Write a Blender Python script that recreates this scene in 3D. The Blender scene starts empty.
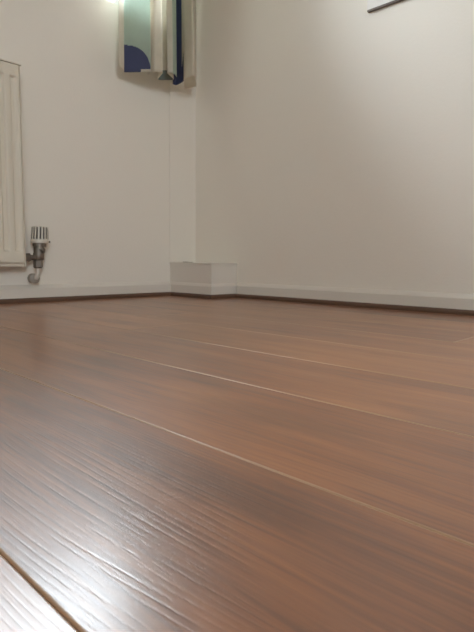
import bpy, math, random
from mathutils import Matrix, Vector

random.seed(7)
sc = bpy.context.scene
H = 0.15                      # camera height above the floor (m); the room is laid out in multiples of it
PI = math.pi

# ------------------------------------------------------------------ camera
cam_d = bpy.data.cameras.new('camera')
cam = bpy.data.objects.new('camera', cam_d)
sc.collection.objects.link(cam)
R3 = ((0.69588901, 0.0677576, -0.71494573),
      (-0.71807232, 0.08023154, -0.69132847),
      (0.01051844, 0.99447062, 0.10448711))
cam.matrix_world = Matrix.Translation((0, 0, H)) @ Matrix(R3).to_4x4()
cam_d.sensor_fit = 'VERTICAL'
cam_d.sensor_height = 36.0
cam_d.lens = 517.0 / 632.0 * 36.0
cam_d.clip_start = 0.01
cam_d.dof.use_dof = True
cam_d.dof.focus_distance = 0.75
cam_d.dof.aperture_fstop = 22.0
sc.camera = cam

# ------------------------------------------------------------------ world: bright overcast sky, grey ground below the horizon
SKY = 30.0
w = bpy.data.worlds.new('world'); sc.world = w; w.use_nodes = True
nt = w.node_tree; nt.nodes.clear()
o_ = nt.nodes.new('ShaderNodeOutputWorld'); bg = nt.nodes.new('ShaderNodeBackground')
tc = nt.nodes.new('ShaderNodeTexCoord'); sx = nt.nodes.new('ShaderNodeSeparateXYZ'); rp = nt.nodes.new('ShaderNodeValToRGB')
mr = nt.nodes.new('ShaderNodeMapRange'); mr.inputs['From Min'].default_value = -1; mr.inputs['From Max'].default_value = 1
nt.links.new(tc.outputs['Generated'], sx.inputs[0]); nt.links.new(sx.outputs['Z'], mr.inputs['Value'])
nt.links.new(mr.outputs[0], rp.inputs[0])
el = rp.color_ramp.elements
el[0].position = 0.485; el[0].color = (0.10, 0.10, 0.085, 1)
el[1].position = 0.515; el[1].color = (0.86, 0.92, 1.0, 1)
nt.links.new(rp.outputs[0], bg.inputs['Color']); bg.inputs['Strength'].default_value = SKY
nt.links.new(bg.outputs[0], o_.inputs[0])

# daylight portal in the window opening (guides the sky light, gives off none itself)
WX0, WX1, WZ0, WZ1 = 0.32, 1.31, 1.127, 1.95       # window opening in the left wall
YL, XR = 12.0 * H, 10.55 * H                         # wall planes
XB, YB, ZC = -2.3, -2.9, 2.5                        # rest of the room
VX0, VX1, VZ0, VZ1 = -2.0, -0.95, 0.95, 1.95         # unseen window added behind the viewer to brighten the walls
pd = bpy.data.lights.new('window_portal', 'AREA'); pd.shape = 'RECTANGLE'
pd.size = WX1 - WX0; pd.size_y = WZ1 - WZ0; pd.cycles.is_portal = True
po = bpy.data.objects.new('window_portal', pd); sc.collection.objects.link(po)
po.location = ((WX0 + WX1) / 2, YL + 0.2, (WZ0 + WZ1) / 2); po.rotation_euler = (-PI / 2, 0, 0)
pd2 = bpy.data.lights.new('window_portal', 'AREA'); pd2.shape = 'RECTANGLE'  # portal for the added fill window at the back
pd2.size = VX1 - VX0; pd2.size_y = VZ1 - VZ0; pd2.cycles.is_portal = True
po2 = bpy.data.objects.new('window_portal', pd2); sc.collection.objects.link(po2)
po2.location = ((VX0 + VX1) / 2, YB - 0.2, (VZ0 + VZ1) / 2); po2.rotation_euler = (PI / 2, 0, 0)

sc.view_settings.view_transform = 'Standard'
sc.view_settings.look = 'None'
sc.view_settings.gamma = 1.0
sc.view_settings.use_curve_mapping = False
sc.view_settings.exposure = 0.1
sc.cycles.max_bounces = 14
sc.cycles.diffuse_bounces = 10
sc.cycles.use_denoising = True

# ------------------------------------------------------------------ helpers
class MB:
    def __init__(s): s.v = []; s.f = []; s.mi = []
    def add(s, vs, fs, mi=0):
        n = len(s.v); s.v += [tuple(p) for p in vs]
        s.f += [tuple(i + n for i in f) for f in fs]; s.mi += [mi] * len(fs); return s
    def box(s, x0, x1, y0, y1, z0, z1, mi=0):
        vs = [(x, y, z) for z in (z0, z1) for y in (y0, y1) for x in (x0, x1)]
        return s.add(vs, [(0, 2, 3, 1), (4, 5, 7, 6), (0, 1, 5, 4), (2, 6, 7, 3), (0, 4, 6, 2), (1, 3, 7, 5)], mi)
    def prism_x(s, prof, x0, x1):            # profile of (y, z), counter-clockwise seen from +x
        n = len(prof); vs = [(x0, y, z) for y, z in prof] + [(x1, y, z) for y, z in prof]
        fs = [(i, (i + 1) % n, n + (i + 1) % n, n + i) for i in range(n)]
        return s.add(vs, [tuple(reversed(range(n))), tuple(range(n, 2 * n))] + [tuple(reversed(f)) for f in fs])
    def prism_y(s, prof, y0, y1):            # profile of (x, z)
        n = len(prof); vs = [(x, y0, z) for x, z in prof] + [(x, y1, z) for x, z in prof]
        fs = [(i, (i + 1) % n, n + (i + 1) % n, n + i) for i in range(n)]
        return s.add(vs, [tuple(range(n)), tuple(reversed(range(n, 2 * n)))] + [tuple(reversed(f)) for f in fs])
    def tube(s, pts, r, seg=16, caps=True):
        pts = [Vector(p) for p in pts]; rs = r if isinstance(r, (list, tuple)) else [r] * len(pts)
        t = (pts[1] - pts[0]).normalized(); a = t.orthogonal().normalized(); n0 = len(s.v)
        for i, p in enumerate(pts):
            if i == 0: d = pts[1] - pts[0]
            elif i == len(pts) - 1: d = pts[-1] - pts[-2]
            else: d = (pts[i + 1] - pts[i]).normalized() + (pts[i] - pts[i - 1]).normalized()
            d.normalize(); a = (a - d * a.dot(d)).normalized(); b = d.cross(a)
            s.v += [tuple(p + (a * math.cos(2 * PI * k / seg) + b * math.sin(2 * PI * k / seg)) * rs[i]) for k in range(seg)]
        for i in range(len(pts) - 1):
            for k in range(seg):
                k2 = (k + 1) % seg; A = n0 + i * seg; B = A + seg
                s.f.append((A + k, A + k2, B + k2, B + k)); s.mi.append(0)
        if caps:
            s.f.append(tuple(n0 + k for k in reversed(range(seg)))); s.mi.append(0)
            e = n0 + (len(pts) - 1) * seg
            s.f.append(tuple(e + k for k in range(seg))); s.mi.append(0)
        return s
    def mesh(s, name, mats, smooth=False):
        me = bpy.data.meshes.new(name); me.from_pydata(s.v, [], s.f)
        for m in (mats if isinstance(mats, (list, tuple)) else [mats]): me.materials.append(m)
        for p, i in zip(me.polygons, s.mi): p.material_index = i; p.use_smooth = smooth
        me.update(); return me
    def build(s, name, mats, parent=None, smooth=False, bevel=0, seg=2, auto=None):
        ob = bpy.data.objects.new(name, s.mesh(name, mats, smooth or auto is not None)); sc.collection.objects.link(ob)
        if parent: ob.parent = parent
        if bevel:
            m = ob.modifiers.new('bevel', 'BEVEL'); m.width = bevel; m.segments = seg; m.limit_method = 'ANGLE'; m.angle_limit = 0.6
        if auto is not None:
            ob.data.set_sharp_from_angle(angle=auto)
        return ob

def empty(name, loc=(0, 0, 0)):
    o = bpy.data.objects.new(name, None); sc.collection.objects.link(o); o.location = loc
    o.empty_display_size = 0.05; return o
def tag(o, label=None, cat=None, kind=None, group=None):
    if label: o['label'] = label
    if cat: o['category'] = cat
    if kind: o['kind'] = kind
    if group: o['group'] = group
    return o
def local(mb, org):
    mb.v = [(x - org[0], y - org[1], z - org[2]) for x, y, z in mb.v]; return mb

# ------------------------------------------------------------------ materials
def new_mat(name):
    m = bpy.data.materials.new(name); m.use_nodes = True
    return m, m.node_tree, m.node_tree.nodes['Principled BSDF']
def N(t, kind, **kw):
    n = t.nodes.new(kind)
    for k, v in kw.items(): setattr(n, k, v)
    return n
def paint(name, col, rough=0.6, bump=0.0, scale=300, mottling=0.03, spec=0.5, metallic=0.0):
    m, t, b = new_mat(name)
    b.inputs['Roughness'].default_value = rough; b.inputs['Specular IOR Level'].default_value = spec
    b.inputs['Metallic'].default_value = metallic
    c = N(t, 'ShaderNodeTexCoord')
    n1 = N(t, 'ShaderNodeTexNoise'); n1.inputs['Scale'].default_value = 3.0; n1.inputs['Detail'].default_value = 4
    t.links.new(c.outputs['Object'], n1.inputs['Vector'])
    r = N(t, 'ShaderNodeMapRange'); r.inputs['To Min'].default_value = 1 - mottling; r.inputs['To Max'].default_value = 1 + mottling
    t.links.new(n1.outputs['Fac'], r.inputs['Value'])
    mx = N(t, 'ShaderNodeVectorMath', operation='SCALE'); mx.inputs[0].default_value = col
    t.links.new(r.outputs[0], mx.inputs['Scale']); t.links.new(mx.outputs[0], b.inputs['Base Color'])
    if bump:
        n2 = N(t, 'ShaderNodeTexNoise'); n2.inputs['Scale'].default_value = scale; n2.inputs['Detail'].default_value = 3
        t.links.new(c.outputs['Object'], n2.inputs['Vector'])
        bp = N(t, 'ShaderNodeBump'); bp.inputs['Strength'].default_value = bump; bp.inputs['Distance'].default_value = 0.002
        t.links.new(n2.outputs['Fac'], bp.inputs['Height']); t.links.new(bp.outputs[0], b.inputs['Normal'])
    return m

M_WALL = paint('wall_paint', (0.86, 0.82, 0.745), 0.75, 0.25, 140, 0.012)
M_CEIL = paint('ceiling_paint', (0.88, 0.87, 0.84), 0.85)
M_TRIM = paint('gloss_white_paint', (0.77, 0.73, 0.665), 0.38, 0.06, 60)
M_RAD = paint('radiator_enamel', (0.76, 0.71, 0.60), 0.4)
M_RADIN = paint('radiator_inside', (0.30, 0.28, 0.25), 0.7)
M_PVC = paint('window_plastic', (0.85, 0.85, 0.84), 0.3)
M_METAL = paint('dull_nickel', (0.23, 0.205, 0.175), 0.5, 0, 1, 0.15, 0.5, 0.7)
M_HEAD = paint('valve_head_plastic', (0.74, 0.71, 0.63), 0.45)
M_SLOT = paint('slot_dark', (0.20, 0.18, 0.155), 0.8)
M_COLLAR = paint('dull_painted_collar', (0.36, 0.335, 0.29), 0.45)
M_PIPE = paint('painted_pipe', (0.72, 0.69, 0.62), 0.4)
M_BEAD = paint('brown_beading', (0.125, 0.066, 0.040), 0.5, 0.1, 80, 0.25)
M_EDGE = paint('plank_bevel', (0.40, 0.245, 0.145), 0.35, 0, 1, 0.1)
M_SUB = paint('groove_dark', (0.06, 0.035, 0.02), 0.8)
M_CHIP = paint('bare_plaster_chip', (0.16, 0.13, 0.10), 0.9)
M_BOARD = paint('board_white', (0.82, 0.80, 0.77), 0.5)
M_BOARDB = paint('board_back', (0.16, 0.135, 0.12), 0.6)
M_ROD = paint('rail_steel', (0.55, 0.54, 0.52), 0.3, 0, 1, 0.05, 0.5, 0.9)

def fabric(name, col, transl=0.35):
    m, t, b = new_mat(name)
    b.inputs['Roughness'].default_value = 0.9; b.inputs['Specular IOR Level'].default_value = 0.1
    c = N(t, 'ShaderNodeTexCoord')
    n1 = N(t, 'ShaderNodeTexNoise'); n1.inputs['Scale'].default_value = 18; n1.inputs['Detail'].default_value = 5
    t.links.new(c.outputs['Object'], n1.inputs['Vector'])
    r = N(t, 'ShaderNodeMapRange'); r.inputs['To Min'].default_value = 0.88; r.inputs['To Max'].default_value = 1.12
    t.links.new(n1.outputs['Fac'], r.inputs['Value'])
    mx = N(t, 'ShaderNodeVectorMath', operation='SCALE'); mx.inputs[0].default_value = col
    t.links.new(r.outputs[0], mx.inputs['Scale']); t.links.new(mx.outputs[0], b.inputs['Base Color'])
    wv = N(t, 'ShaderNodeTexNoise'); wv.inputs['Scale'].default_value = 900
    t.links.new(c.outputs['Object'], wv.inputs['Vector'])
    bp = N(t, 'ShaderNodeBump'); bp.inputs['Strength'].default_value = 0.3; bp.inputs['Distance'].default_value = 0.001
    t.links.new(wv.outputs['Fac'], bp.inputs['Height']); t.links.new(bp.outputs[0], b.inputs['Normal'])
    tr = N(t, 'ShaderNodeBsdfTranslucent'); t.links.new(mx.outputs[0], tr.inputs['Color'])
    ms = N(t, 'ShaderNodeMixShader'); ms.inputs[0].default_value = transl
    t.links.new(b.outputs[0], ms.inputs[1]); t.links.new(tr.outputs[0], ms.inputs[2])
    t.links.new(ms.outputs[0], t.nodes['Material Output'].inputs['Surface'])
    return m
F_CREAM = fabric('curtain_cream', (0.88, 0.85, 0.78), 0.65)
F_GREEN = fabric('curtain_sage_green', (0.63, 0.72, 0.66), 0.62)
F_NAVY = fabric('curtain_navy', (0.10, 0.115, 0.21), 0.25)
F_TEAL = fabric('curtain_teal', (0.26, 0.31, 0.29), 0.2)

def glass():
    m, t, b = new_mat('window_glass'); t.nodes.remove(b)
    tr = N(t, 'ShaderNodeBsdfTransparent'); tr.inputs[0].default_value = (0.96, 0.98, 0.97, 1)
    gl = N(t, 'ShaderNodeBsdfGlossy'); gl.inputs['Roughness'].default_value = 0.02
    fr = N(t, 'ShaderNodeFresnel'); fr.inputs[0].default_value = 1.3
    ms = N(t, 'ShaderNodeMixShader'); t.links.new(fr.outputs[0], ms.inputs[0])
    t.links.new(tr.outputs[0], ms.inputs[1]); t.links.new(gl.outputs[0], ms.inputs[2])
    t.links.new(ms.outputs[0], t.nodes['Material Output'].inputs['Surface']); return m
M_GLASS = glass()

def wood():
    m, t, b = new_mat('oak_laminate'); L = t.links.new
    c = N(t, 'ShaderNodeTexCoord'); oi = N(t, 'ShaderNodeObjectInfo')
    cmb = N(t, 'ShaderNodeCombineXYZ')
    k = N(t, 'ShaderNodeMath', operation='MULTIPLY'); k.inputs[1].default_value = 37.0; L(oi.outputs['Random'], k.inputs[0])
    L(k.outputs[0], cmb.inputs[0]); L(k.outputs[0], cmb.inputs[1]); L(k.outputs[0], cmb.inputs[2])
    def coords(sx, sy, off=True):
        mp = N(t, 'ShaderNodeVectorMath', operation='MULTIPLY'); mp.inputs[1].default_value = (sx, sy, 1)
        L(c.outputs['Object'], mp.inputs[0])
        ad = N(t, 'ShaderNodeVectorMath', operation='ADD'); L(mp.outputs[0], ad.inputs[0]); L(cmb.outputs[0], ad.inputs[1])
        return ad.outputs[0]
    def noise(vec, scale, detail=4, rough=0.55, dist=0.0):
        n = N(t, 'ShaderNodeTexNoise'); n.inputs['Scale'].default_value = scale; n.inputs['Detail'].default_value = detail
        n.inputs['Roughness'].default_value = rough; n.inputs['Distortion'].default_value = dist
        L(vec, n.inputs['Vector']); return n.outputs['Fac']
    def mrange(v, a, b_, c_, d):
        r = N(t, 'ShaderNodeMapRange'); L(v, r.inputs['Value'])
        for i, q in zip(('From Min', 'From Max', 'To Min', 'To Max'), (a, b_, c_, d)): r.inputs[i].default_value = q
        return r.outputs[0]
    def math2(op, a, b_):
        n = N(t, 'ShaderNodeMath', operation=op)
        for i, q in enumerate((a, b_)):
            if isinstance(q, (int, float)): n.inputs[i].default_value = q
            else: L(q, n.inputs[i])
        return n.outputs[0]
    # growth lines: level lines of a long, slow field plus a steady drift across the board
    slow = noise(coords(7.0, 1.3), 1.0, 1, 0.4)
    sepx = N(t, 'ShaderNodeSeparateXYZ'); L(c.outputs['Object'], sepx.inputs[0])
    wob = noise(coords(45, 4), 1.0, 2)
    field = math2('ADD', math2('ADD', math2('MULTIPLY', slow, 20.0), math2('MULTIPLY', sepx.outputs[0], 205.0)), math2('MULTIPLY', wob, 1.1))
    saw = math2('FRACT', field, 0.0)
    line = mrange(math2('ABSOLUTE', math2('SUBTRACT', saw, 0.5), 0.0), 0.03, 0.2, 0.0, 1.0)      # 0 on a pore line
    pore = noise(coords(900, 30), 1.0, 1, 0.5)
    pore = mrange(pore, 0.30, 0.40, 0.0, 1.0)
    bro = noise(coords(120, 14), 1.0, 3, 0.6)            # lines break up here and there
    gate = mrange(bro, 0.38, 0.60, 0.0, 1.0)
    linem = math2('MAXIMUM', line, gate)
    hgt = math2('ADD', math2('MULTIPLY', linem, 0.75), math2('MULTIPLY', pore, 0.28))
    bp = N(t, 'ShaderNodeBump'); bp.inputs['Strength'].default_value = 0.27; bp.inputs['Distance'].default_value = 0.0003
    L(hgt, bp.inputs['Height']); L(bp.outputs[0], b.inputs['Normal'])
    # colour
    fig = noise(coords(26, 2.6), 1.0, 5, 0.6, 0.6)
    fine = noise(coords(260, 9), 1.0, 4, 0.6)
    big = noise(coords(5.0, 2.2), 1.0, 3, 0.5, 0.3)
    f = math2('ADD', math2('ADD', math2('MULTIPLY', fig, 0.55), math2('MULTIPLY', fine, 0.42)), math2('MULTIPLY', big, 0.55))
    sepc = N(t, 'ShaderNodeSeparateColor'); L(oi.outputs['Color'], sepc.inputs[0])
    f = math2('ADD', f, mrange(sepc.outputs[0], 0, 1, -0.2, 0.2))
    rp = N(t, 'ShaderNodeValToRGB'); L(mrange(f, 0.44, 1.02, 0, 1), rp.inputs[0])
    e = rp.color_ramp.elements
    e[0].position = 0.0; e[0].color = (0.078, 0.026, 0.011, 1)
    e[1].position = 1.0; e[1].color = (0.42, 0.165, 0.055, 1)
    e2 = e.new(0.32); e2.color = (0.175, 0.060, 0.022, 1)
    e3 = e.new(0.62); e3.color = (0.295, 0.104, 0.034, 1)
    # dark heart patches
    kn = noise(coords(9, 3.0), 1.0, 2, 0.5)
    mxk = N(t, 'ShaderNodeMix', data_type='RGBA', blend_type='MULTIPLY')
    L(mrange(kn, 0.58, 0.74, 0.0, 0.45), mxk.inputs[0]); L(rp.outputs[0], mxk.inputs[6]); mxk.inputs[7].default_value = (0.42, 0.40, 0.42, 1)
    # one knot per board where the board has one (place and size kept on the board itself)
    def prop(nm):
        a_ = N(t, 'ShaderNodeAttribute', attribute_type='OBJECT', attribute_name=nm); return a_.outputs['Fac']
    kw = noise(coords(30, 9), 1.0, 3, 0.6)
    kdx = math2('MULTIPLY', math2('SUBTRACT', sepx.outputs[0], prop('knot_x')), 1 / 0.032)
    kdy = math2('MULTIPLY', math2('SUBTRACT', sepx.outputs[1], prop('knot_y')), 1 / 0.13)
    kd = math2('ADD', math2('ADD', math2('MULTIPLY', kdx, kdx), math2('MULTIPLY', kdy, kdy)), math2('MULTIPLY', math2('SUBTRACT', kw, 0.5), 2.4))
    kf = math2('MULTIPLY', mrange(kd, 0.0, 1.1, 0.45, 0.0), prop('knot_on'))
    mxn = N(t, 'ShaderNodeMix', data_type='RGBA', blend_type='MULTIPLY')
    L(kf, mxn.inputs[0]); L(mxk.outputs[2], mxn.inputs[6]); mxn.inputs[7].default_value = (0.38, 0.38, 0.42, 1)
    mxk = mxn
    # pores slightly darker
    mxp = N(t, 'ShaderNodeMix', data_type='RGBA', blend_type='MULTIPLY')
    L(mrange(linem, 0, 1, 0.25, 0), mxp.inputs[0]); L(mxk.outputs[2], mxp.inputs[6]); mxp.inputs[7].default_value = (0.5, 0.45, 0.4, 1)
    L(mxp.outputs[2], b.inputs['Base Color'])
    L(mrange(fine, 0.3, 0.7, 0.37, 0.44), b.inputs['Roughness'])
    b.inputs['Coat Weight'].default_value = 0.72; b.inputs['Coat Roughness'].default_value = 0.24; L(bp.outputs[0], b.inputs['Coat Normal'])
    b.inputs['IOR'].default_value = 1.5; b.inputs['Specular IOR Level'].default_value = 0.5; b.inputs['Coat IOR'].default_value = 1.6
    return m
M_WOOD = wood()

# ------------------------------------------------------------------ room shell
T = 0.24
fl = MB().box(XB, XR, YB, YL, -0.06, -0.008).build('floor', M_SUB); tag(fl, 'brown oak laminate floor of long planks', kind='structure')
wl = MB()
wl.box(XB, WX0, YL, YL + T, -0.06, ZC); wl.box(WX1, XR + T, YL, YL + T, -0.06, ZC)
wl.box(WX0, WX1, YL, YL + T, -0.06, WZ0); wl.box(WX0, WX1, YL, YL + T, WZ1, ZC)
tag(wl.build('wall_left', M_WALL), 'plain white wall with the window and radiator', kind='structure')
tag(MB().box(XR, XR + T, YB - T, YL, -0.06, ZC).build('wall_right', M_WALL), 'plain white wall to the right of the corner', kind='structure')
wb = MB()
wb.box(XB - T, VX0, YB - T, YB, -0.06, ZC); wb.box(VX1, XR, YB - T, YB, -0.06, ZC)
wb.box(VX0, VX1, YB - T, YB, -0.06, VZ0); wb.box(VX0, VX1, YB - T, YB, VZ1, ZC)
tag(wb.build('wall_back', M_WALL), 'white wall behind the viewer', kind='structure')
tag(MB().box(XB - T, XB, YB, YL + T, -0.06, ZC).build('wall_front', M_WALL), 'white wall opposite the right-hand wall', kind='structure')
tag(MB().box(XB - T, XR + T, YB - T, YL + T, ZC, ZC + 0.1).build('ceiling', M_CEIL), 'flat white ceiling', kind='structure')

# floor planks: each its own object, chamfered edges, children of the floor
PW = 1.205 * H; X0 = 0.65 * H; PL = 1.38; CH = 0.0015; CD = 0.0011
def plank_mesh(length, width):
    m = MB(); g = 0.00015
    a, b_ = g, width - g; c, d = g, length - g
    lo, mid, up = -0.008, -CD, 0.0
    def ring(i, z): return [(a + i, c + i, z), (b_ - i, c + i, z), (b_ - i, d - i, z), (a + i, d - i, z)]
    m.add(ring(0, lo) + ring(0, mid) + ring(CH * 0.3, mid * 0.45) + ring(CH * 0.62, mid * 0.13) + ring(CH, up), [])
    for q in range(4):
        for i in range(4):
            i2 = (i + 1) % 4
            m.f.append((q * 4 + i, q * 4 + i2, q * 4 + 4 + i2, q * 4 + 4 + i)); m.mi.append(1 if q else 0)
    m.f.append((16, 17, 18, 19)); m.mi.append(0)
    return m.mesh('plank', [M_WOOD, M_EDGE])
cache = {}
KNOTS = [(0.235, 0.290), (0.375, 0.320), (0.70, 1.10)]
tones = {-1: 0.5, 0: 0.26, 1: 0.62, 2: 0.72, 3: 0.95, 4: 0.85, 5: 0.8, 6: 0.85}
joints = {0: 1.17, 1: 1.13, 2: 1.372, 3: 0.95}
kmin = math.floor((XB - X0) / PW); kmax = math.ceil((XR - X0) / PW)
for k in range(kmin, kmax):
    xa, xb = max(XB, X0 + k * PW), min(XR - 0.004, X0 + (k + 1) * PW)
    if xb - xa < 0.01: continue
    j = joints.get(k, (0.37 * k * 1.7) % PL)
    y = j - PL * math.ceil((j - YB) / PL)
    while y < YL:
        ya, yb = max(YB, y), min(YL - 0.004, y + PL)
        if yb - ya > 0.02:
            key = (round(yb - ya, 4), round(xb - xa, 4))
            if key not in cache: cache[key] = plank_mesh(*key)
            p = bpy.data.objects.new('plank', cache[key]); sc.collection.objects.link(p)
            p.location = (xa, ya, 0); p.parent = fl
            tone = tones.get(k, random.uniform(0.45, 0.7)); p.color = (tone, tone, tone, 1)   # each board has its own tone
            for (kx, ky) in KNOTS:
                if xa < kx < xb and ya < ky < yb:
                    p['knot_x'] = kx - xa; p['knot_y'] = ky - ya; p['knot_on'] = 1.0
        y += PL

# baseboards with a sloped, lit top edge, and brown beading at the floor
SH, SB, ST = 0.41 * H, 0.32 * H, 0.115 * H        # total height, front height, thickness
BH, BT = 0.105 * H, 0.075 * H                    # beading
BXL, BYB = 9.56 * H, 10.22 * H                   # faces of the corner boxing
def sk_prof(face, sgn):                          # (coordinate, z) profile growing from the wall face
    f = face; s = sgn
    return [(f, BH * 0.2), (f + s * ST, BH * 0.2), (f + s * ST, SB), (f + s * ST * 0.86, SB + 0.003), (f + s * ST * 0.35, SH - 0.003), (f + s * ST * 0.1, SH), (f, SH)]
def bead_prof(face, sgn, off=None):
    o = ST if off is None else off
    f = face + sgn * o; s = sgn
    return [(f, 0.0002), (f + s * BT, 0.0002), (f + s * BT, BH * 0.55), (f + s * BT * 0.8, BH * 0.85), (f + s * BT * 0.4, BH), (f, BH)]
tag(MB().prism_x(sk_prof(YL, -1), XB, BXL - 0.06 * H).build('baseboard_left', M_TRIM), 'white skirting board under the radiator wall', kind='structure')
tag(MB().prism_y(sk_prof(XR, -1), YB, BYB - 0.06 * H - 0.007).build('baseboard_right', M_TRIM), 'white skirting board along the right wall', kind='structure')
tag(MB().prism_x(bead_prof(YL, -1), XB, BXL - 0.135 * H).build('trim_1', M_BEAD), 'brown wooden beading at the foot of the left wall', kind='structure')
tag(MB().prism_y(bead_prof(XR, -1), YB, BYB - 0.135 * H).build('trim_2', M_BEAD), 'brown wooden beading at the foot of the right wall', kind='structure')
# vertical cover strip that fills the wall between the hairline joint and the corner
tag(MB().box(9.55 * H, XR - 0.001, YL - 0.0022, YL - 0.0001, 0.985 * H, ZC - 0.002).build('trim_3', M_WALL), 'flush white cover panel beside the room corner above the boxing', kind='structure')

# ------------------------------------------------------------------ window (above the top edge of the picture, its lower edge just shows)
win = tag(empty('window_1', ((WX0 + WX1) / 2, YL + 0.16, WZ0)), 'white framed window above the radiator', kind='structure')
wo = win.location
FY0, FY1 = YL + 0.15, YL + 0.21
fr = MB(); fw = 0.045
fr.box(WX0, WX1, FY0, FY1, WZ0, WZ0 + fw); fr.box(WX0, WX1, FY0, FY1, WZ1 - fw, WZ1)
fr.box(WX0, WX0 + fw, FY0, FY1, WZ0 + fw, WZ1 - fw); fr.box(WX1 - fw, WX1, FY0, FY1, WZ0 + fw, WZ1 - fw)
local(fr, wo).build('window_frame', M_PVC, win)
nl = 2; sw = (WX1 - WX0 - 2 * fw) / nl
for i in range(1, nl):
    xm = WX0 + fw + sw * i
    local(MB().box(xm - 0.03, xm + 0.03, FY0, FY1, WZ0 + fw, WZ1 - fw), wo).build('mullion', M_PVC, win, bevel=0.004)
for i in range(nl):
    xa = WX0 + fw + sw * i + (0.03 if i else 0); xb = WX0 + fw + sw * (i + 1) - (0.03 if i < nl - 1 else 0)
    local(MB().box(xa, xb, FY0 + 0.025, FY0 + 0.031, WZ0 + fw, WZ1 - fw), wo).build('pane', M_GLASS, win)
local(MB().box(WX0, WX1, YL + 0.002, FY0, WZ0 + 0.0005, WZ0 + 0.004), wo).build('window_sill', M_PVC, win)
fill_win = tag(empty('fill_window', ((VX0 + VX1) / 2, YB - 0.16, VZ0)), 'white framed fill-light window added in the unseen wall behind the viewer', kind='structure')  # out of view, added to raise the ambient light in the room
wo2 = fill_win.location; GY0, GY1 = YB - 0.21, YB - 0.15
fr = MB()
fr.box(VX0, VX1, GY0, GY1, VZ0, VZ0 + fw); fr.box(VX0, VX1, GY0, GY1, VZ1 - fw, VZ1)
fr.box(VX0, VX0 + fw, GY0, GY1, VZ0 + fw, VZ1 - fw); fr.box(VX1 - fw, VX1, GY0, GY1, VZ0 + fw, VZ1 - fw)
local(fr, wo2).build('window_frame', M_PVC, fill_win)
local(MB().box(VX0 + fw, VX1 - fw, GY0 + 0.025, GY0 + 0.031, VZ0 + fw, VZ1 - fw), wo2).build('pane', M_GLASS, fill_win)

# ------------------------------------------------------------------ corner boxing
box_o = (BXL, BYB, 0)
pb = tag(empty('pipe_boxing', box_o), 'low white painted pipe boxing standing in the room corner', 'pipe boxing')
ZB = 0.915 * H; e = 0.0005
local(MB().box(BXL, XR - e, BYB, YL - e, 0.0, ZB), box_o).build('body', M_TRIM, pb, bevel=0.0012)
local(MB().box(BXL - 0.025 * H, XR - e, BYB - 0.025 * H, YL - e, ZB, 0.965 * H), box_o).build('lid', M_TRIM, pb, bevel=0.0018)
bs = 0.06 * H
def ring_strip(prof, d):       # wraps the two exposed faces with a mitred profile of (offset, z)
    m = MB(); n = len(prof); vs = []
    for t_, z in prof: vs.append((BXL - t_, YL - d, z))
    for t_, z in prof: vs.append((BXL - t_, BYB - t_, z))
    for t_, z in prof: vs.append((XR - d, BYB - t_, z))
    fs = []
    for s_ in range(2):
        for i in range(n): fs.append((s_ * n + i, (s_ + 1) * n + i, (s_ + 1) * n + (i + 1) % n, s_ * n + (i + 1) % n))
    fs += [tuple(range(n)), tuple(reversed(range(2 * n, 3 * n)))]
    return local(m.add(vs, fs), box_o)
ring_strip([(0, 0.003), (bs, 0.003), (bs, SB), (bs * 0.8, SB + 0.003), (bs * 0.3, SB + 0.010), (0, SB + 0.011)], e).build('skirting_board', M_TRIM, pb)
ring_strip([(bs, 0.0002), (bs + BT, 0.0002), (bs + BT, BH * 0.55), (bs + BT * 0.8, BH * 0.85), (bs + BT * 0.4, BH), (bs, BH)], e).build('beading', M_BEAD, pb)
# crumbled filler along the joint between lid and wall
ch = MB(); zt = 0.965 * H
for (xa, xb, dy, hz) in ((10.02, 10.20, 0.14, 0.016), (10.22, 10.40, 0.10, 0.010)):
    xa *= H; xb *= H; y1 = YL - 0.0025; n = 7
    top = [(xa + (xb - xa) * i / n, y1 - dy * H * (0.5 + 0.5 * math.sin(i * 2.1) ** 2), zt) for i in range(n + 1)]
    bot = [(xa + (xb - xa) * i / n, y1, zt + hz * H * (0.4 + 0.6 * abs(math.sin(i * 1.7)))) for i in range(n + 1)]
    ch.add(top + bot, [(i, i + 1, n + 2 + i, n + 1 + i) for i in range(n)])
tag(local(ch, box_o).build('chipped_filler', M_CHIP, pb), 'dark chipped filler on the lid')

# ------------------------------------------------------------------ radiator
RX1, RX0 = 5.035 * H, 5.035 * H - 1.2
RYF, RZ0, RZ1 = 11.36 * H, 0.845 * H, 5.13 * H
ro = ((RX0 + RX1) / 2, 11.6 * H, 0)
rad = tag(empty('panel_radiator', ro), 'cream white fluted panel radiator hung on the left wall', 'radiator')
inset = 0.065 * H
px0, px1, pz0, pz1 = RX0 + inset, RX1 - 0.05 * H, RZ0 + 0.085 * H, RZ1 - 0.03 * H
period, rec = 0.25 * H, 0.155 * H
def smooth(a): a = max(0.0, min(1.0, a)); return a * a * (3 - 2 * a)
xs = []; xcount = 400
xs = [px0 + (px1 - px0) * i / xcount for i in range(xcount + 1)]
m_ = 0.22 * H
zs = [pz0, pz0 + m_ * 0.5] + [pz0 + m_ + 0.010 * i / 6 for i in range(7)] + [pz0 + (pz1 - pz0) * i / 8 for i in range(1, 8)] + \
     [pz1 - m_ - 0.010 + 0.010 * i / 6 for i in range(7)] + [pz1 - m_ * 0.5, pz1]
zs.sort()
def dep(x, z):
    u = (px1 - 0.02 * H - x)
    if u < 0.03 * H: return 0
    c = (u - 0.03 * H) % period
    side = min(c, rec - c)
    if side <= 0: return 0
    fx = smooth(side / 0.006)
    fz = smooth(min(z - (pz0 + m_), (pz1 - m_) - z) / 0.009)
    return 0.0065 * fx * fz
pm = MB(); nx = len(xs)
pm.v = [(x, RYF + dep(x, z), z) for z in zs for x in xs]
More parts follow.
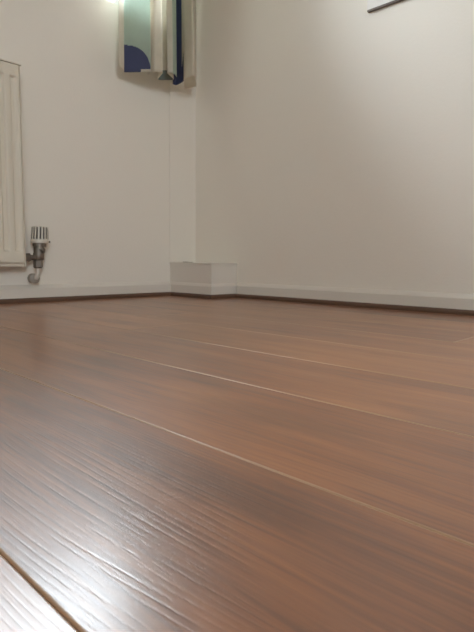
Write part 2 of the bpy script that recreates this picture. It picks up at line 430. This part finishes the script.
for j in range(len(zs) - 1):
    for i in range(nx - 1):
        pm.f.append((j * nx + i, j * nx + i + 1, (j + 1) * nx + i + 1, (j + 1) * nx + i)); pm.mi.append(0)
# returned edges of the pressed panel
D = 0.012
pm.add([(px0, RYF, pz0), (px1, RYF, pz0), (px1, RYF + D, pz0), (px0, RYF + D, pz0)], [(0, 3, 2, 1)])
pm.add([(px0, RYF, pz1), (px1, RYF, pz1), (px1, RYF + D, pz1), (px0, RYF + D, pz1)], [(0, 1, 2, 3)])
pm.add([(px1, RYF, pz0), (px1, RYF, pz1), (px1, RYF + D, pz1), (px1, RYF + D, pz0)], [(0, 3, 2, 1)])
pm.add([(px0, RYF, pz0), (px0, RYF, pz1), (px0, RYF + D, pz1), (px0, RYF + D, pz0)], [(0, 1, 2, 3)])
local(pm, ro).build('front_panel', M_RAD, rad, auto=0.7)
YBK = 11.86 * H
local(MB().box(RX0 + 0.01, RX1 - 0.006, YBK - 0.014, YBK, RZ0 + 0.012, RZ1 - 0.02), ro).build('rear_panel', M_RAD, rad, bevel=0.003)
local(MB().box(RX1 - 0.0025, RX1, RYF + 0.006, YBK, RZ0, RZ1 - 0.002), ro).build('side_cover', M_RAD, rad, bevel=0.0008)
local(MB().box(RX0, RX0 + 0.0025, RYF + 0.006, YBK, RZ0, RZ1 - 0.002), ro).build('side_cover', M_RAD, rad, bevel=0.0008)
local(MB().box(RX0 + 0.003, RX1 - 0.003, RYF + 0.0125, RYF + 0.016, RZ0, RZ1 - 0.004), ro).build('water_panel', M_RAD, rad)
fins = MB(); x = RX0 + 0.02
while x < RX1 - 0.02:
    fins.box(x, x + 0.0012, RYF + 0.017, YBK - 0.015, RZ0 + 0.04, RZ1 - 0.04); x += 0.014
tag(local(fins, ro).build('convector_fins', M_RADIN, rad), kind='stuff')
gr = MB()
gr.box(RX0, RX1 + 0.001, RYF - 0.0025, RYF + 0.010, RZ1 - 0.003, RZ1 + 0.001); gr.box(RX0, RX1 + 0.001, YBK - 0.010, YBK, RZ1 - 0.003, RZ1 + 0.001)
x = RX0
while x < RX1:
    gr.box(x, x + 0.006, RYF + 0.010, YBK - 0.010, RZ1 - 0.002, RZ1 + 0.0005); x += 0.013
local(gr, ro).build('top_grille', M_RAD, rad)
for bx_ in (RX0 + 0.25, RX1 - 0.25):
    local(MB().box(bx_, bx_ + 0.03, YBK, YL - 0.0005, RZ0 + 0.06, RZ1 - 0.08), ro).build('wall_bracket', M_RAD, rad)
# thermostatic valve on the right-hand end
vx, vy = 5.43 * H, 11.62 * H
vb = MB()
vb.tube([(vx - 0.004, vy, z * H) for z in (0.80, 0.83, 0.97, 1.0)], [0.075 * H, 0.105 * H, 0.105 * H, 0.08 * H], 6)      # union nut
vb.tube([(vx, vy, z * H) for z in (0.98, 1.02, 1.13, 1.16, 1.27)], [0.085 * H, 0.115 * H, 0.125 * H, 0.11 * H, 0.11 * H], 20)
vb.tube([(vx, vy, 1.055 * H), (vx - 0.16 * H, vy, 1.045 * H), (RX1 + 0.0005, vy, 1.04 * H)], 0.062 * H, 14)
valve = local(vb, ro).build('valve_body', M_METAL, rad, auto=0.6)
local(MB().tube([(vx - 0.36 * H, vy, 1.04 * H), (vx - 0.34 * H, vy, 1.04 * H), (vx - 0.22 * H, vy, 1.045 * H), (vx - 0.20 * H, vy, 1.045 * H)], [0.075 * H, 0.10 * H, 0.10 * H, 0.075 * H], 6), ro).build('tail_nut', M_METAL, valve, auto=0.6)
local(MB().tube([(vx + 0.002 * i, vy, z * H) for i, z in enumerate((1.20, 1.215, 1.285, 1.30))], [0.12 * H, 0.138 * H, 0.138 * H, 0.12 * H], 20), ro).build('knurled_collar', M_METAL, valve, auto=0.6)
local(MB().tube([(vx + 0.003, vy, 1.30 * H), (vx + 0.0035, vy, 1.375 * H)], 0.15 * H, 24), ro).build('neck_ring', M_METAL, valve, auto=0.6)
# fluted head
hd = MB(); nseg = 96; nf = 16; hx = vx + 0.004
levels = [(1.372, 0.165, 0), (1.378, 0.192, 0), (1.455, 0.196, 0), (1.470, 0.192, 1), (1.735, 0.180, 1), (1.752, 0.168, 0), (1.757, 0.06, 0)]
for z, r, g in levels:
    for i in range(nseg):
        a = 2 * PI * i / nseg; rr = r
        if g and (i % (nseg // nf)) < 2: rr = r - 0.045
        hd.v.append((hx + 0.012 * (z - 1.37) * H * 4 + rr * H * math.cos(a), vy + rr * H * math.sin(a), z * H))
for l in range(len(levels) - 1):
    for i in range(nseg):
        i2 = (i + 1) % nseg
        slot = levels[l][2] and levels[l + 1][2] and ((i % (nseg // nf)) < 2 or (i2 % (nseg // nf)) < 2)
        hd.f.append((l * nseg + i, l * nseg + i2, (l + 1) * nseg + i2, (l + 1) * nseg + i)); hd.mi.append(1 if slot else 0)
hd.f.append(tuple((len(levels) - 1) * nseg + i for i in range(nseg))); hd.mi.append(0)
head = local(hd, ro).build('thermostat_head', [M_HEAD, M_SLOT], valve, auto=0.5)
tag(head, 'white slotted thermostat head')
local(MB().tube([(hx + 0.17 * H, vy - 0.05 * H, 1.41 * H), (hx + 0.225 * H, vy - 0.07 * H, 1.41 * H)], 0.022 * H, 10), ro).build('stop_pin', M_METAL, valve, auto=0.6)
pts = [(vx - 0.004, vy, 0.81 * H), (vx - 0.005, vy, 0.66 * H)]
for i in range(7):
    a = PI / 2 * i / 6; pts.append((vx - 0.006 - 0.004 * i / 6, vy + 0.012 * (1 - math.cos(a)), 0.66 * H - 0.014 * math.sin(a)))
pts.append((vx - 0.0102, YL - 0.0012, 0.66 * H - 0.0142))
pipe = local(MB().tube(pts, 0.052 * H, 14), ro).build('supply_pipe', M_PIPE, rad, auto=0.7)
fx = vx - 0.012; fz = 0.66 * H - 0.0143
local(MB().tube([(fx, vy + 0.004, fz), (fx, vy + 0.008, fz), (fx, vy + 0.030, fz), (fx, vy + 0.034, fz)], [0.07 * H, 0.115 * H, 0.115 * H, 0.08 * H], 20), ro).build('elbow_collar', M_COLLAR, pipe, auto=0.6)

# ------------------------------------------------------------------ curtain
# hem polyline in plan (multiples of H) with the cloth colour of the stretch that FOLLOWS each point
HEM = [(7.45, 11.30, 5.78, 'c'), (7.80, 11.62, 5.75, 'g'), (8.03, 11.36, 5.75, 'g'), (8.27, 11.12, 5.76, 'c'),
       (8.36, 11.40, 5.78, 'c'), (8.34, 11.08, 5.78, 'c'), (8.55, 10.98, 5.79, 'c'), (8.80, 11.58, 5.80, 't'), (9.12, 11.22, 5.80, 'c'),
       (8.66, 10.98, 5.81, 'c'), (8.77, 10.86, 5.81, 'g'), (9.06, 11.05, 5.82, 'n'), (9.33, 11.58, 5.83, 'n'), (9.50, 11.62, 5.84, 'n'),
       (9.47, 11.33, 5.85, 'n'), (9.36, 11.08, 5.86, 'c'), (9.38, 10.72, 5.88, 'c'), (10.06, 11.40, 5.90, 'c'), (9.95, 11.80, 5.90, 'c')]
MATS = [F_CREAM, F_GREEN, F_NAVY, F_TEAL]; IDX = dict(c=0, g=1, n=2, t=3)
# resample each stretch, rounding the corners a little
samples = []
for i in range(len(HEM) - 1):
    a, b_ = HEM[i], HEM[i + 1]; n = 12 if i not in (1, 2) else 44
    for j in range(n):
        u = j / n; samples.append([a[0] + (b_[0] - a[0]) * u, a[1] + (b_[1] - a[1]) * u, a[2] + (b_[2] - a[2]) * u, a[3], i, u])
samples.append([HEM[-1][0], HEM[-1][1], HEM[-1][2], 'c', len(HEM) - 2, 1.0])
for _ in range(5):
    q = [s[:] for s in samples]
    for i in range(1, len(q) - 1):
        for c_ in (0, 1, 2): samples[i][c_] = 0.25 * q[i - 1][c_] + 0.5 * q[i][c_] + 0.25 * q[i + 1][c_]
CTOP = 2.245
rows = [0.0, 0.01, 0.02] + [0.02 + 0.0033 * i for i in range(1, 51)] + [0.24, 0.32, 0.44, 0.6, 0.8, 1.0]
cm = MB(); ncol = len(samples)
gy = 11.42
rowsn = []
for ri, r_ in enumerate(rows):
    for s in samples:
        z0 = s[2] * H; fz = 1.0 if ri >= len(rows) - 6 else None
        z = z0 + (r_ if r_ < 0.2 else (0.2 + (CTOP - z0 - 0.2) * (r_ - 0.2) / 0.8))
        tt = (z - z0) / (CTOP - z0)
        x = s[0] * H; y = (gy + (s[1] - gy) * (1 - 0.25 * tt)) * H
        x = x + (0.010 if s[0] < 7.9 else 0.004) * math.sin(tt * 5 + s[0]) * tt
        cm.v.append((x, y, z))
xq0, xq1 = 7.79 * H, 8.24 * H
for ri in range(len(rows) - 1):
    for i in range(ncol - 1):
        s = samples[i]; mi = IDX[s[3]]
        if s[4] in (1, 2):
            u = (s[4] - 1) * 0.5 + s[5] * 0.5
            zz = (rows[ri] + rows[ri + 1]) / 2
            if (u / 0.98) ** 2.3 + (zz / 0.098) ** 2.3 < 1: mi = 2
            if u > 0.62 and zz < 0.009: mi = 0
        zz = (rows[ri] + rows[ri + 1]) / 2
        if s[3] == 't' and zz > 0.035: mi = 0
        if s[4] == 14 and (s[5] > 0.5 or zz > 0.06 + 0.1 * s[5]): mi = 0
        if s[4] == 11 and (s[5] / 0.8) ** 2 + (zz / 0.07) ** 2 > 1 and s[5] < 0.9: mi = 1
        cm.f.append((ri * ncol + i, ri * ncol + i + 1, (ri + 1) * ncol + i + 1, (ri + 1) * ncol + i)); cm.mi.append(mi)
co = (8.8 * H, 11.4 * H, 5.75 * H)
cur = tag(empty('curtain', co), 'short patchwork curtain in sage green, cream and navy beside the window', 'curtain')
cl = local(cm, co).build('cloth', MATS, cur, smooth=True)
sd = cl.modifiers.new('thickness', 'SOLIDIFY'); sd.thickness = 0.0016; sd.offset = 0
hd_ = MB()
hd_.v = []
hd_.box(7.5 * H, 10.0 * H, 11.36 * H, 11.48 * H, CTOP - 0.004, CTOP + 0.02)
local(hd_, co).build('heading_tape', F_CREAM, cur, bevel=0.003)
rl = tag(empty('curtain_rail', (0.85, 11.42 * H, CTOP + 0.03)), 'slim steel curtain rail fixed above the window', 'curtain rail')
ro2 = rl.location
local(MB().tube([(0.17, 11.42 * H, CTOP + 0.036), (10.15 * H, 11.42 * H, CTOP + 0.036)], 0.011, 16), ro2).build('rod', M_ROD, rl, auto=0.6)
for bx_ in (0.24, 10.06 * H):
    local(MB().box(bx_, bx_ + 0.012, 11.42 * H, YL - 0.0005, CTOP + 0.030, CTOP + 0.042).box(bx_ - 0.014, bx_ + 0.026, YL - 0.005, YL - 0.0005, CTOP + 0.022, CTOP + 0.062), ro2).build('bracket', M_ROD, rl)
local(MB().tube([(0.145, 11.42 * H, CTOP + 0.036), (0.155, 11.42 * H, CTOP + 0.036), (0.17, 11.42 * H, CTOP + 0.036)], [0.008, 0.018, 0.012], 16), ro2).build('finial', M_ROD, rl, auto=0.6)

# ------------------------------------------------------------------ white board on the right wall (its lower corner shows)
by1, bz0 = 6.28 * H, 6.44 * H
by0, bz1 = by1 - 0.62, bz0 + 0.48
bo = (XR, (by0 + by1) / 2, bz0)
bd = tag(empty('wall_board', bo), 'white board with a thin dark edge, hung high on the right wall', 'board')
local(MB().box(XR - 0.006, XR - 0.0006, by0 + 0.006, by1 - 0.003, bz0 + 0.006, bz1 - 0.006), bo).build('backing', M_BOARDB, bd)
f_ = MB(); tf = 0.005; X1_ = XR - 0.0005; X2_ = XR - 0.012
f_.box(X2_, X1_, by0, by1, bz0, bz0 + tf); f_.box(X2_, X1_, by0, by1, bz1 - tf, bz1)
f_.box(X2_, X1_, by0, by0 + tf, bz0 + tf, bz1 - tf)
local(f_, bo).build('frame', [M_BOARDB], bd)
local(MB().box(X2_ - 0.0005, XR - 0.006, by0 + tf, by1, bz0 + tf, bz1 - tf), bo).build('panel', M_BOARD, bd)
